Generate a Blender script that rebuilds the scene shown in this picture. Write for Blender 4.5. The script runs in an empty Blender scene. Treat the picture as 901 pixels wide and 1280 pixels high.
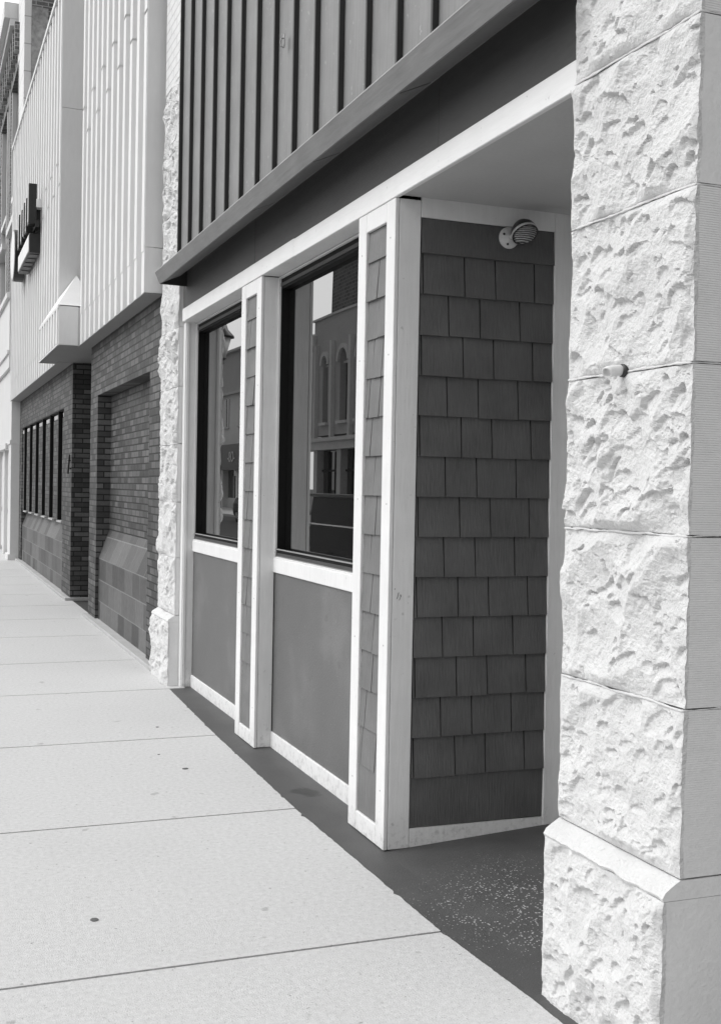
import bpy, bmesh, math, random
import numpy as np
from mathutils import Vector, Matrix, noise
random.seed(7)
S = bpy.context.scene
# ------------------------------------------------------------------ camera
YAW, PITCH, ROLL, FPX = .36719, -.020704, .018968, 1445.9
_cy, _sy, _cp, _sp = math.cos(YAW), math.sin(YAW), math.cos(PITCH), math.sin(PITCH)
_f = Vector((_sy*_cp, _cy*_cp, _sp)); _r = Vector((_cy, -_sy, 0)); _u = _r.cross(_f)
_r2 = _r*math.cos(ROLL)+_u*math.sin(ROLL); _u2 = -_r*math.sin(ROLL)+_u*math.cos(ROLL)
cd = bpy.data.cameras.new('camera'); cam = bpy.data.objects.new('camera', cd); S.collection.objects.link(cam)
cd.sensor_fit = 'VERTICAL'; cd.sensor_height = 24; cd.lens = FPX/1280*24; cd.clip_start = .05; cd.clip_end = 2000
cam.matrix_world = Matrix(((_r2.x, _u2.x, -_f.x, 0), (_r2.y, _u2.y, -_f.y, 0), (_r2.z, _u2.z, -_f.z, 1.6), (0, 0, 0, 1)))
S.camera = cam
# ------------------------------------------------------------------ sky and sun (bright overcast, black and white)
SUN_EL, SUN_AZ = math.radians(46), math.radians(-72)      # azimuth from +Y, negative towards the street
w = bpy.data.worlds.new('World'); S.world = w; w.use_nodes = True
nt = w.node_tree; bg = nt.nodes['Background']
sky = nt.nodes.new('ShaderNodeTexSky'); sky.sky_type = 'NISHITA'; sky.sun_disc = False
sky.sun_elevation = SUN_EL; sky.sun_rotation = SUN_AZ; sky.dust_density = 5; sky.air_density = 1
bw = nt.nodes.new('ShaderNodeRGBToBW'); nt.links.new(sky.outputs[0], bw.inputs[0])
mx = nt.nodes.new('ShaderNodeMix'); mx.data_type = 'FLOAT'; mx.inputs[0].default_value = .65   # even cloud cover
mx.inputs[3].default_value = 11.5
nt.links.new(bw.outputs[0], mx.inputs[2]); tcw = nt.nodes.new('ShaderNodeTexCoord'); dt = nt.nodes.new('ShaderNodeVectorMath'); dt.operation = 'DOT_PRODUCT'      # brighter sky lobe added over the street for side light and reflections
dt.inputs[1].default_value = Vector((-.80, .48, .36)).normalized(); nt.links.new(tcw.outputs['Generated'], dt.inputs[0])
mr = nt.nodes.new('ShaderNodeMapRange'); mr.interpolation_type = 'SMOOTHSTEP'; mr.inputs[1].default_value = -.5; mr.inputs[2].default_value = .95; mr.inputs[3].default_value = .82; mr.inputs[4].default_value = 2.4
nt.links.new(dt.outputs['Value'], mr.inputs[0]); ml = nt.nodes.new('ShaderNodeMath'); ml.operation = 'MULTIPLY'
nt.links.new(mx.outputs[0], ml.inputs[0]); nt.links.new(mr.outputs[0], ml.inputs[1]); nt.links.new(ml.outputs[0], bg.inputs[0]); bg.inputs[1].default_value = .10
sd = bpy.data.lights.new('sun', 'SUN'); sd.energy = 1.0; sd.angle = math.radians(16); sun = bpy.data.objects.new('sun', sd)
S.collection.objects.link(sun)
sv = Vector((math.sin(SUN_AZ)*math.cos(SUN_EL), math.cos(SUN_AZ)*math.cos(SUN_EL), math.sin(SUN_EL)))
sun.rotation_euler = sv.to_track_quat('Z', 'Y').to_euler()
vs = S.view_settings; vs.view_transform = 'Standard'; vs.look = 'None'; vs.gamma = 1; vs.exposure = -0.29; vs.use_curve_mapping = False
S.render.engine = 'CYCLES'; S.cycles.max_bounces = 8; S.cycles.glossy_bounces = 4

# ------------------------------------------------------------------ materials
def math2(N, L, op, x, y, z=None):
    k = N.new('ShaderNodeMath'); k.operation = op
    for i, v in enumerate((x, y, z)):
        if v is None: continue
        if isinstance(v, (int, float)): k.inputs[i].default_value = v
        else: L.new(v, k.inputs[i])
    return k.outputs[0]
def M(name, col, var=.12, vscale=3., rough=.65, bump=.15, bscale=60., stretch=(1, 1, 1), spec=.4, dark=None, extra=None):
    """procedural grey material: large soft variation + fine grain, bump; positions in metres"""
    m = bpy.data.materials.new(name); m.use_nodes = True; t = m.node_tree; N = t.nodes; L = t.links
    b = N['Principled BSDF']; b.inputs['Roughness'].default_value = rough; b.inputs['Specular IOR Level'].default_value = spec
    g = N.new('ShaderNodeNewGeometry'); mp = N.new('ShaderNodeVectorMath'); mp.operation = 'MULTIPLY'
    mp.inputs[1].default_value = stretch; L.new(g.outputs['Position'], mp.inputs[0])
    n1 = N.new('ShaderNodeTexNoise'); n1.inputs['Scale'].default_value = vscale; n1.inputs['Detail'].default_value = 5
    n2 = N.new('ShaderNodeTexNoise'); n2.inputs['Scale'].default_value = bscale; n2.inputs['Detail'].default_value = 4; n2.inputs['Roughness'].default_value = .65
    L.new(g.outputs['Position'], n1.inputs['Vector']); L.new(mp.outputs[0], n2.inputs['Vector'])
    a = N.new('ShaderNodeMath'); a.operation = 'MULTIPLY_ADD'; a.inputs[1].default_value = .5; L.new(n2.outputs[0], a.inputs[0]); 
    h = N.new('ShaderNodeMath'); h.operation = 'MULTIPLY'; h.inputs[1].default_value = .5; L.new(n1.outputs[0], h.inputs[0]); L.new(h.outputs[0], a.inputs[2])
    r = N.new('ShaderNodeMapRange'); r.inputs[1].default_value = .3; r.inputs[2].default_value = .7
    r.inputs[3].default_value = col*(1-var); r.inputs[4].default_value = col*(1+var); L.new(a.outputs[0], r.inputs[0])
    out = r.outputs[0]
    if dark:                                                  # worn or stained spots
        for (sc, th, wd, amt) in dark:
            n3 = N.new('ShaderNodeTexNoise'); n3.inputs['Scale'].default_value = sc; n3.inputs['Detail'].default_value = 3
            L.new(g.outputs['Position'], n3.inputs['Vector'])
            q = N.new('ShaderNodeMapRange'); q.inputs[1].default_value = th; q.inputs[2].default_value = th+wd
            q.inputs[3].default_value = 1; q.inputs[4].default_value = amt; L.new(n3.outputs[0], q.inputs[0])
            k = N.new('ShaderNodeMath'); k.operation = 'MULTIPLY'; L.new(out, k.inputs[0]); L.new(q.outputs[0], k.inputs[1]); out = k.outputs[0]
    hgt = n2.outputs[0]
    if extra: out, hgt = extra(N, L, g, out, hgt, b)
    L.new(out, b.inputs['Base Color'])
    if bump:
        bp = N.new('ShaderNodeBump'); bp.inputs['Strength'].default_value = bump; bp.inputs['Distance'].default_value = .01
        L.new(hgt, bp.inputs['Height']); L.new(bp.outputs[0], b.inputs['Normal'])
    return m
def uv_vec(N, L, g):
    s = N.new('ShaderNodeSeparateXYZ'); L.new(g.outputs['Position'], s.inputs[0])
    c = N.new('ShaderNodeCombineXYZ'); L.new(math2(N, L, 'ADD', s.outputs[0], s.outputs[1]), c.inputs[0]); L.new(s.outputs[2], c.inputs[1])
    return c.outputs[0], s
def brick_extra(c1, c2, mort, bw_, bh, ms, off=.5, depth=.6, squash=1.):
    def f(N, L, g, out, hgt, b):
        v, s = uv_vec(N, L, g)
        t = N.new('ShaderNodeTexBrick'); t.offset = off
        t.inputs['Color1'].default_value = (c1, c1, c1, 1); t.inputs['Color2'].default_value = (c2, c2, c2, 1); t.inputs['Mortar'].default_value = (mort,)*3+(1,); t.inputs['Bias'].default_value = -.15
        t.inputs['Scale'].default_value = 1; t.inputs['Brick Width'].default_value = bw_; t.inputs['Row Height'].default_value = bh
        t.inputs['Mortar Size'].default_value = ms; t.inputs['Mortar Smooth'].default_value = .25; L.new(v, t.inputs['Vector'])
        sep = N.new('ShaderNodeRGBToBW'); L.new(t.outputs['Color'], sep.inputs[0])
        o = math2(N, L, 'MULTIPLY', sep.outputs[0], out)
        hh = math2(N, L, 'MULTIPLY_ADD', t.outputs['Fac'], -depth, math2(N, L, 'MULTIPLY', hgt, .25))
        return o, hh
    return f
def splash(N, L, g, out, hgt, b):
    sp = N.new('ShaderNodeSeparateXYZ'); L.new(g.outputs['Position'], sp.inputs[0])
    n = N.new('ShaderNodeTexNoise'); n.inputs['Scale'].default_value = 26; n.inputs['Detail'].default_value = 6; n.inputs['Roughness'].default_value = .7; L.new(g.outputs['Position'], n.inputs['Vector'])
    lo = N.new('ShaderNodeMapRange'); lo.inputs[1].default_value = 0; lo.inputs[2].default_value = .22; lo.inputs[3].default_value = .17; lo.inputs[4].default_value = -.02; L.new(sp.outputs[2], lo.inputs[0])
    q = N.new('ShaderNodeMapRange'); q.inputs[1].default_value = .62; q.inputs[2].default_value = .80; q.inputs[3].default_value = 1; q.inputs[4].default_value = .72
    L.new(math2(N, L, 'ADD', n.outputs[0], lo.outputs[0]), q.inputs[0])
    return math2(N, L, 'MULTIPLY', out, q.outputs[0]), hgt
white = M('white_trim_paint', .70, .07, 6, .5, .22, 55, (1, 1, .10), dark=[(35, .70, .05, .75)], extra=splash)
whiteh = M('white_header_paint', .72, .06, 6, .5, .12, 55, (1, .1, 1), dark=[(35, .70, .05, .75)])
panelm = M('grey_panel_paint', .125, .16, 2.2, .5, .22, 90, dark=[(2.2, .52, .15, 1.16), (45, .71, .03, 1.5), (14, .68, .04, .85)], extra=splash)
shingle = M('grey_shingle_paint', .150, .22, 7, .6, .45, 130, (1, 1, .06))
shingle_d = M('shaded_shingle_paint', .10, .28, 6, .62, .4, 130, (1, 1, .06))  # same shingle paint, darkened to carry the shade of the doorway
siding = M('grey_board_siding', .20, .20, 5, .55, .35, 60, (1, 1, .05), dark=[(30, .68, .04, 1.5)])
battenm = M('batten_shade_paint', .022, .3, 6, .5, .1, 60, (1, 1, .1))  # near-black colour stands in for shade on the batten sides
canopym = M('dark_canopy_paint', .205, .18, 4, .45, .15, 50, (1, .08, 1))
soffitm = M('canopy_soffit_paint', .15, .12, 3, .6, .1, 60)
fasciam = M('dark_fascia_paint', .068, .15, 3, .6, .12, 60, (1, .2, 1))
ceilm = M('entry_ceiling_paint', .46, .08, 3, .6, .1, 60)
blackf = M('black_window_frame', .006, .2, 5, .6, .05, 40, spec=.15)
frame_g = M('bronze_sash', .05, .2, 5, .4, .1, 60)
doorm = M('dark_door_paint', .05, .1, 4, .5, .05, 60)
metal_w = M('pale_metal_cladding', .66, .07, 1.3, .5, .05, 25, (1, 1, .1))
metal_p = M('flat_metal_panel', .66, .06, 1.0, .5, .05, 25, (1, 1, .2))
metal_s = M('metal_soffit', .26, .08, 1.5, .6, .05, 25)
def wall_brick(name, k, **kw): return M(name, 1.0, .30, 9, .6, .6, 90, extra=brick_extra(.045*k, .16*k, .012*k, .205, .0667, .008), **kw)
brick = wall_brick('dark_brick', .80)
tilem = M('large_glazed_brick', 1.0, .28, 16, .5, .5, 70, (1, 1, .12), extra=brick_extra(.045, .14, .17, .41, .245, .006, .5, .4))
painted_brick = M('painted_brick', .66, .05, 6, .6, .4, 90, extra=None)
far_brick = M('weathered_far_brick', .8, .45, 2.2, .7, .8, 40, extra=brick_extra(.10, .22, .40, .24, .09, .012))
rough_far = M('pitted_far_wall', .3, .6, 1.6, .8, 1., 9)
pale = M('pale_pilaster_paint', .66, .07, 2, .6, .1, 40, extra=brick_extra(1, 1.0, .60, 5.0, .55, .012, 0, .2))
pale2 = M('pale_shopfront_paint', .62, .06, 2, .6, .05, 30)
concrete = M('sidewalk_concrete', .53, .17, 45.0, .85, .38, 190, dark=[(9, .70, .03, .72), (40, .70, .02, .55), (1.1, .50, .3, .95), (95, .64, .03, .74), (170, .64, .04, .7)])
conc_edge = M('foundation_concrete', .40, .15, 5, .85, .4, 90)
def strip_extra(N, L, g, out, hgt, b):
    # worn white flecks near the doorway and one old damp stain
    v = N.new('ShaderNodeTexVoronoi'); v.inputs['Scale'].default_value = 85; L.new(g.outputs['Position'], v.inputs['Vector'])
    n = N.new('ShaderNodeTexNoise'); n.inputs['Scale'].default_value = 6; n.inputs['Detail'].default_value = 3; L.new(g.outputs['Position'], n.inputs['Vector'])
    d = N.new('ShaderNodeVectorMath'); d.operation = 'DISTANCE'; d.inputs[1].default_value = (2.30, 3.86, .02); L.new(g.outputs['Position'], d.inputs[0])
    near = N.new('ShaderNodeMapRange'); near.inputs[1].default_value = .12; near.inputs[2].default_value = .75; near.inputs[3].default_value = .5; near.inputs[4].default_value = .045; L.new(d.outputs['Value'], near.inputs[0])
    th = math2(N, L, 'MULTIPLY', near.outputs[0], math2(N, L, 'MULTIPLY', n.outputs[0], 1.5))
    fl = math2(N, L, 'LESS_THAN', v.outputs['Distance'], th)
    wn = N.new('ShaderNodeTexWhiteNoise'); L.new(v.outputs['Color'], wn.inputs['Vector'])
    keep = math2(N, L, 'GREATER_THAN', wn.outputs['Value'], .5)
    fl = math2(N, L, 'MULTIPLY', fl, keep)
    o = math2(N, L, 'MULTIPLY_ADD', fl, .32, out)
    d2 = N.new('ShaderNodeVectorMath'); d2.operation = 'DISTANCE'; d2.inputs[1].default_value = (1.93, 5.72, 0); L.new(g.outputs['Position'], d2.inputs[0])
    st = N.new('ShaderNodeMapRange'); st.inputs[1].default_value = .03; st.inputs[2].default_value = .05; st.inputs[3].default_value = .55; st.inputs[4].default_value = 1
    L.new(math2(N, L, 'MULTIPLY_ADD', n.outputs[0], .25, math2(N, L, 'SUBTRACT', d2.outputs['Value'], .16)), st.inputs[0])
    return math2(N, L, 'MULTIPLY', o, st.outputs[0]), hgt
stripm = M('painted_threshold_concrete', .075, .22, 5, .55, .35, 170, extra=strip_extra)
gumm = M('old_gum', .11, .3, 40, .9, .3, 200)
asphalt = M('asphalt', .055, .2, 1.5, .85, .5, 120)
groutm = M('joint_dirt', .05, .3, 9, .9, .3, 90)
def tooled(N, L, g, out, hgt, b):
    s = N.new('ShaderNodeSeparateXYZ'); L.new(g.outputs['Position'], s.inputs[0])
    wv = N.new('ShaderNodeTexWave'); wv.wave_type = 'BANDS'; wv.bands_direction = 'Z'; wv.inputs['Scale'].default_value = 50
    wv.inputs['Distortion'].default_value = .25; wv.inputs['Detail'].default_value = 2; wv.inputs['Detail Scale'].default_value = 6; L.new(g.outputs['Position'], wv.inputs['Vector'])
    # the course between 2.43 and 2.88 m is smooth, the lowest ones only faintly tooled
    a = math2(N, L, 'LESS_THAN', s.outputs[2], 2.43); c = math2(N, L, 'GREATER_THAN', s.outputs[2], 2.88)
    on = math2(N, L, 'ADD', a, c); lo = N.new('ShaderNodeMapRange'); lo.inputs[1].default_value = .5; lo.inputs[2].default_value = 1.7; lo.inputs[3].default_value = .03; L.new(s.outputs[2], lo.inputs[0])
    am = math2(N, L, 'MULTIPLY', on, lo.outputs[0])
    wa = math2(N, L, 'MULTIPLY', wv.outputs['Fac'], am)
    o = math2(N, L, 'MULTIPLY', out, math2(N, L, 'MULTIPLY_ADD', wa, -.07, 1.02))
    return o, math2(N, L, 'MULTIPLY_ADD', wa, -.35, math2(N, L, 'MULTIPLY', hgt, .8))
stone = M('painted_rock_faced_stone', .60, .07, 9, .75, .8, 75, dark=[(26, .69, .05, .8)])
stone_s = M('tooled_stone_side', .68, .06, 7, .8, .3, 50, extra=tooled)
bead = M('mortar_bead', .62, .08, 14, .8, .5, 120)
lampw = M('lamp_enamel', .60, .08, 20, .4, .05, 60)
lampd = M('lamp_hood_dark', .03, .2, 20, .4, .05, 60)
pipem = M('painted_pipe', .66, .06, 30, .5, .1, 90)
opp_stucco = M('stucco_across_street', .45, .15, .5, .8, .1, 8)
opp_trim = M('stucco_trim', .62, .1, 1, .8, .1, 8)
opp_brick = M('brick_across_street', 1.0, .2, 1, .8, .2, 20, extra=brick_extra(.07, .15, .20, .5, .2, .03))
opp_pale = M('pale_render_across_street', .78, .08, .7, .8, .1, 8)
opp_grey = M('mid_grey_band', .5, .08, .7, .8, .1, 8)
car_paint = M('dark_car_paint', .006, .1, 2, .4, 0, 60, spec=.1)
rubber = M('tyre_rubber', .02, .1, 9, .8, .1, 60)
chrome = M('bright_metal', .6, .05, 9, .2, 0, 60); chrome.node_tree.nodes['Principled BSDF'].inputs['Metallic'].default_value = 1
signb = M('black_sign_metal', .015, .2, 9, .4, .05, 60)
signw = M('sign_face_white', .7, .15, 9, .5, .05, 60)
def glass_mat(name, ior=2.6, base=.006):
    m = bpy.data.materials.new(name); m.use_nodes = True; t = m.node_tree; b = t.nodes['Principled BSDF']
    b.inputs['Base Color'].default_value = (base,)*3+(1,); b.inputs['Roughness'].default_value = 0.0; b.inputs['IOR'].default_value = ior
    g = t.nodes.new('ShaderNodeNewGeometry'); n = t.nodes.new('ShaderNodeTexNoise'); n.inputs['Scale'].default_value = 1.3; n.inputs['Detail'].default_value = 0
    t.links.new(g.outputs['Position'], n.inputs['Vector']); bp = t.nodes.new('ShaderNodeBump'); bp.inputs['Strength'].default_value = .008; bp.inputs['Distance'].default_value = .05
    t.links.new(n.outputs[0], bp.inputs['Height']); t.links.new(bp.outputs[0], b.inputs['Normal'])
    return m
glass = glass_mat('dark_window_glass', 3.8)
glass2 = glass_mat('distant_glass', 1.6, .02)

# ------------------------------------------------------------------ builders
def tag(o, label=None, cat=None, group=None, kind=None):
    if label: o['label'] = label
    if cat: o['category'] = cat
    if group: o['group'] = group
    if kind: o['kind'] = kind
    return o
def thing(name, label, cat, loc=(0, 0, 0), group=None):
    o = bpy.data.objects.new(name, None); o.empty_display_size = .2; S.collection.objects.link(o); o.location = loc
    return tag(o, label, cat, group)
def root_loc(p):
    v = Vector((0, 0, 0))
    while p is not None: v += p.location; p = p.parent
    return v
def obj(name, bm, mats, parent=None, smooth=False, label=None):
    """bm in world coordinates; becomes one mesh object"""
    me = bpy.data.meshes.new(name)
    if parent is not None: bmesh.ops.translate(bm, verts=bm.verts, vec=-root_loc(parent))
    bmesh.ops.recalc_face_normals(bm, faces=bm.faces)
    bm.to_mesh(me); bm.free()
    for m in (mats if isinstance(mats, (list, tuple)) else [mats]): me.materials.append(m)
    if smooth:
        for p in me.polygons: p.use_smooth = True
    o = bpy.data.objects.new(name, me); S.collection.objects.link(o)
    if parent is not None: o.parent = parent
    if label: o['label'] = label
    return o
def box(bm, x0, x1, y0, y1, z0, z1, bev=0.003):
    if x0 > x1: x0, x1 = x1, x0
    if y0 > y1: y0, y1 = y1, y0
    v = [bm.verts.new((x, y, z)) for x in (x0, x1) for y in (y0, y1) for z in (z0, z1)]
    F = [bm.faces.new([v[i] for i in q]) for q in ((0, 1, 3, 2), (4, 6, 7, 5), (0, 4, 5, 1), (2, 3, 7, 6), (0, 2, 6, 4), (1, 5, 7, 3))]
    if bev and min(x1-x0, y1-y0, z1-z0) > 2.5*bev:
        E = list({e for f in F for e in f.edges}); bmesh.ops.bevel(bm, geom=E, offset=bev, segments=1, affect='EDGES')
    return bm
def boxes(lst, bev=.003):
    bm = bmesh.new()
    for b in lst: box(bm, *b, bev=bev)
    return bm
def prism(bm, pts, ax, a, b):
    """polygon pts (2-D) extruded along axis ax from a to b"""
    def P(p, t):
        q = [0, 0, 0]; o = [i for i in range(3) if i != ax]; q[ax] = t; q[o[0]] = p[0]; q[o[1]] = p[1]; return q
    A = [bm.verts.new(P(p, a)) for p in pts]; B = [bm.verts.new(P(p, b)) for p in pts]; n = len(pts)
    bm.faces.new(A); bm.faces.new(B[::-1])
    for i in range(n): bm.faces.new((A[i], B[i], B[(i+1) % n], A[(i+1) % n]))
    return bm
def tube(bm, p0, p1, r0, r1=None, n=16, cap=True):
    r1 = r0 if r1 is None else r1; p0 = Vector(p0); p1 = Vector(p1); d = (p1-p0).normalized()
    a = d.orthogonal().normalized(); b = d.cross(a)
    A = [bm.verts.new(p0+(a*math.cos(t)+b*math.sin(t))*r0) for t in (2*math.pi*i/n for i in range(n))]
    B = [bm.verts.new(p1+(a*math.cos(t)+b*math.sin(t))*r1) for t in (2*math.pi*i/n for i in range(n))]
    for i in range(n): bm.faces.new((A[i], A[(i+1) % n], B[(i+1) % n], B[i]))
    if cap: bm.faces.new(A[::-1]); bm.faces.new(B)
    return bm
def lathe(bm, o, axis, prof, n=28):
    """prof = [(t along axis, radius)]"""
    o = Vector(o); d = Vector(axis).normalized(); a = d.orthogonal().normalized(); b = d.cross(a); R = []
    for t, r in prof: R.append([bm.verts.new(o+d*t+(a*math.cos(q)+b*math.sin(q))*max(r, 1e-4)) for q in (2*math.pi*i/n for i in range(n))])
    for A, B in zip(R, R[1:]):
        for i in range(n): bm.faces.new((A[i], A[(i+1) % n], B[(i+1) % n], B[i]))
    bm.faces.new(R[0][::-1]); bm.faces.new(R[-1])
    return bm
def copy_tree(o, parent=None):
    c = o.copy(); S.collection.objects.link(c)
    if parent is not None: c.parent = parent
    for ch in list(o.children): copy_tree(ch, c)
    return c

# ------------------------------------------------------------------ ground
JY = [-6.6, -4.9, -3.15, -1.4, .32, 2.05, 3.765, 5.45, 7.21, 8.96, 10.52, 12.32, 13.9, 15.42, 17.0, 18.6, 20.2, 21.8, 23.4, 25.0, 26.6, 28.2, 29.8, 31.4, 33, 34.6, 36.2, 37.8, 39.4, 41, 42.6, 44.2, 45.8, 47.4, 49, 50.6, 52.2, 53.8, 55.4, 57, 58.6, 60.2]
bm = bmesh.new()
for a, b in zip(JY, JY[1:]):
    for (x0, x1) in ((-1.55, .02), (.03, None)):
        xe = x1 if x1 is not None else (1.80 if b < 9.0 else 2.00)
        top = []; n = 90 if x1 is None and b < 11 else 2
        def rag(y): return (np.interp(y, [2, 3.15, 3.77, 5.43, 7.24, 8.95, 9.1, 9.4], [.05, .03, -.008, -.022, .012, .07, .09, .0]) if b < 9.0 else 0)+((noise.noise(Vector((y*9, 3, 0)))*.004+noise.noise(Vector((y*30, 1, 0)))*.003+max(0, noise.noise(Vector((y*14, 5, 0)))-.25)*-.03) if x1 is None and b < 11 else 0) if x1 is None else 0
        g = .007
        pts = [(x0, a+g)]+[(xe+rag(a+g+(b-a-2*g)*i/n), a+g+(b-a-2*g)*i/n) for i in range(n+1)]+[(x0, b-g)]
        T = [bm.verts.new((p[0], p[1], 0)) for p in pts]; B_ = [bm.verts.new((p[0], p[1], -.012)) for p in pts]
        bm.faces.new(T)
        for i in range(len(pts)): j = (i+1) % len(pts); bm.faces.new((T[i], T[j], B_[j], B_[i]))
tag(obj('sidewalk', bm, concrete), kind='structure')
tag(obj('sidewalk_bed', boxes([(-1.55, 2.6, -8, 60.2, -.2, -.0115)], 0), groutm), kind='structure')
tag(obj('kerb', boxes([(-1.72, -1.556, -8, 60.2, -.3, -.002)], .012), conc_edge), kind='structure')
tag(obj('road', boxes([(-12.2, -1.72, -60, 300, -.3, -.145)], 0), asphalt), kind='structure')
tag(obj('far_sidewalk', boxes([(-17, -12.2, -60, 300, -.3, -.01)], .012), concrete), kind='structure')
tag(obj('ground', boxes([(-900, 900, -900, 900, -.5, -.31)], 0), asphalt), kind='structure')
# dark painted strip along the shop front that rises into the doorway
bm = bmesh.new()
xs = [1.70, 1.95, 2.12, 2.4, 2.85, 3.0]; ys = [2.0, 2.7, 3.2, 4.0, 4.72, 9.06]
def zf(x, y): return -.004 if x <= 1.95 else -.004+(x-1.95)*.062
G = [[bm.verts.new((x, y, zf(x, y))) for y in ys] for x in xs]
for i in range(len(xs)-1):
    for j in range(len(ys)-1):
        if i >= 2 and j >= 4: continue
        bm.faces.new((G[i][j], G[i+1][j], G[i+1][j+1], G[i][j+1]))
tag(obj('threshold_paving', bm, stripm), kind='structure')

# ------------------------------------------------------------------ rock-faced piers
def scallops(Yg, Zg, seed, cell, depth, ky=1.0, tilt=.5):
    rg = np.random.RandomState(seed); y0, y1, z0, z1 = Yg.min()-.1, Yg.max()+.1, Zg.min()-.1, Zg.max()+.1
    n = int((y1-y0)*(z1-z0)/cell**2*1.15); c = rg.rand(n, 2)*[y1-y0, z1-z0]+[y0, z0]; hh = rg.rand(n)*depth*.5
    ty, tz = (rg.rand(n)-.5)*tilt, (rg.rand(n)-.35)*tilt
    out = np.full(Yg.shape, 9.)
    for k in range(n):
        dy, dz = (Yg-c[k, 0])*ky, Zg-c[k, 1]
        out = np.minimum(out, hh[k]+(dy*dy+dz*dz)*depth/(cell*.75)**2+dy*ty[k]+dz*tz[k])
    return np.clip(out, -depth*.6, depth*1.7)
def fbm(Yg, Zg, seed, sc):
    o = np.zeros(Yg.shape)
    for idx in np.ndindex(Yg.shape): o[idx] = noise.fractal(Vector((Yg[idx]*sc, Zg[idx]*sc, seed*7.3)), .7, 2.1, 5)
    return o
def rock_block(name, parent, x0, y0, y1, z0, z1, xb, seed, step, amp=.03, label=None, dens=1., arris=1.0):
    ny = max(8, int((y1-y0)/step)); nz = max(8, int((z1-z0)/step))
    Yg, Zg = np.meshgrid(np.linspace(y0, y1, ny+1), np.linspace(z0, z1, nz+1), indexing='ij')
    f1 = fbm(Yg, Zg, seed, 6.); f2 = fbm(Yg, Zg, seed+3, 22.)
    Yw, Zw = Yg+f2*.012+f1*.01, Zg+f1*.012-f2*.01
    Yr = Yw*.85+Zw*.5; Zr = Zw*.9-Yw*.35
    f3b = fbm(Yg, Zg, seed+8, 30.)
    rg = np.random.RandomState(seed*3+1); area = (y1-y0)*(z1-z0)
    d = scallops(Yr, Zr, seed, .16, amp*.62, 1.2, .16); d = d-d.mean()+amp*.34+f1*amp*.12+f2*amp*.07+f3b*amp*.05
    cut = np.zeros(Yg.shape)
    for k in range(int(area*400*dens)):
        r_ = .007+.050*rg.rand()**2.4; cy_, cz_ = y0+rg.rand()*(y1-y0), z0+rg.rand()*(z1-z0); an = rg.normal(.25, .55)
        dy, dz = Yw-cy_+f3b*.004, Zw-cz_+f3b*.004
        u = (dy*math.cos(an)+dz*math.sin(an))/(r_*(.75+.8*rg.rand())); v = (-dy*math.sin(an)+dz*math.cos(an))/(r_*(.7+.6*rg.rand()))
        q = np.sqrt(u*u+v*v); D = amp*(.28+.60*rg.rand())*min(1, (r_/.022)**.7)
        cut = np.maximum(cut, D*np.clip(.38+.62*v, 0, 1)*np.clip((1-q)*5, 0, 1))
    d = d-cut
    ez = np.minimum(Zg-z0, z1-Zg)/.030; en = (Yg-y0)/.02; ef = (y1-Yg)/.02
    t = np.clip(ez+.04, 0, 1)**.6*np.clip(en*arris+.12, 0, 1)**.6*np.clip(ef*.8+.12, 0, 1)**.6
    d = d*t
    bm = bmesh.new(); V = [[bm.verts.new((x0-d[i, j], Yg[i, j]+(f2[i, j]*.003 if i == 0 else 0)+(f1[i, j]*.005 if i == ny else 0), Zg[i, j])) for j in range(nz+1)] for i in range(ny+1)]
    for i in range(ny):
        for j in range(nz): bm.faces.new((V[i][j], V[i][j+1], V[i+1][j+1], V[i+1][j]))
    # sides back to the wall
    Bk = [[bm.verts.new((xb, y0, z)) for z in Zg[0]], [bm.verts.new((xb, y1, z)) for z in Zg[0]]]
    Md = [[bm.verts.new((x0+.010+f1[0, j]*.006, y0, z)) for j, z in enumerate(Zg[0])], [bm.verts.new((x0+.02, y1, z)) for z in Zg[0]]]
    for j in range(nz):
        for (i_, k_) in ((0, 0), (ny, 1)):
            bm.faces.new((V[i_][j], Md[k_][j], Md[k_][j+1], V[i_][j+1]))
            q = bm.faces.new((Md[k_][j], Bk[k_][j], Bk[k_][j+1], Md[k_][j+1])); q.material_index = 1
    a = [V[i][nz] for i in range(ny+1)]; bm.faces.new(a+[Md[1][nz], Bk[1][nz], Bk[0][nz], Md[0][nz]]).material_index = 1
    a = [V[i][0] for i in range(ny, -1, -1)]; bm.faces.new(a+[Md[0][0], Bk[0][0], Bk[1][0], Md[1][0]]).material_index = 1
    return obj(name, bm, [stone, stone_s], parent, label=label)
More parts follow.
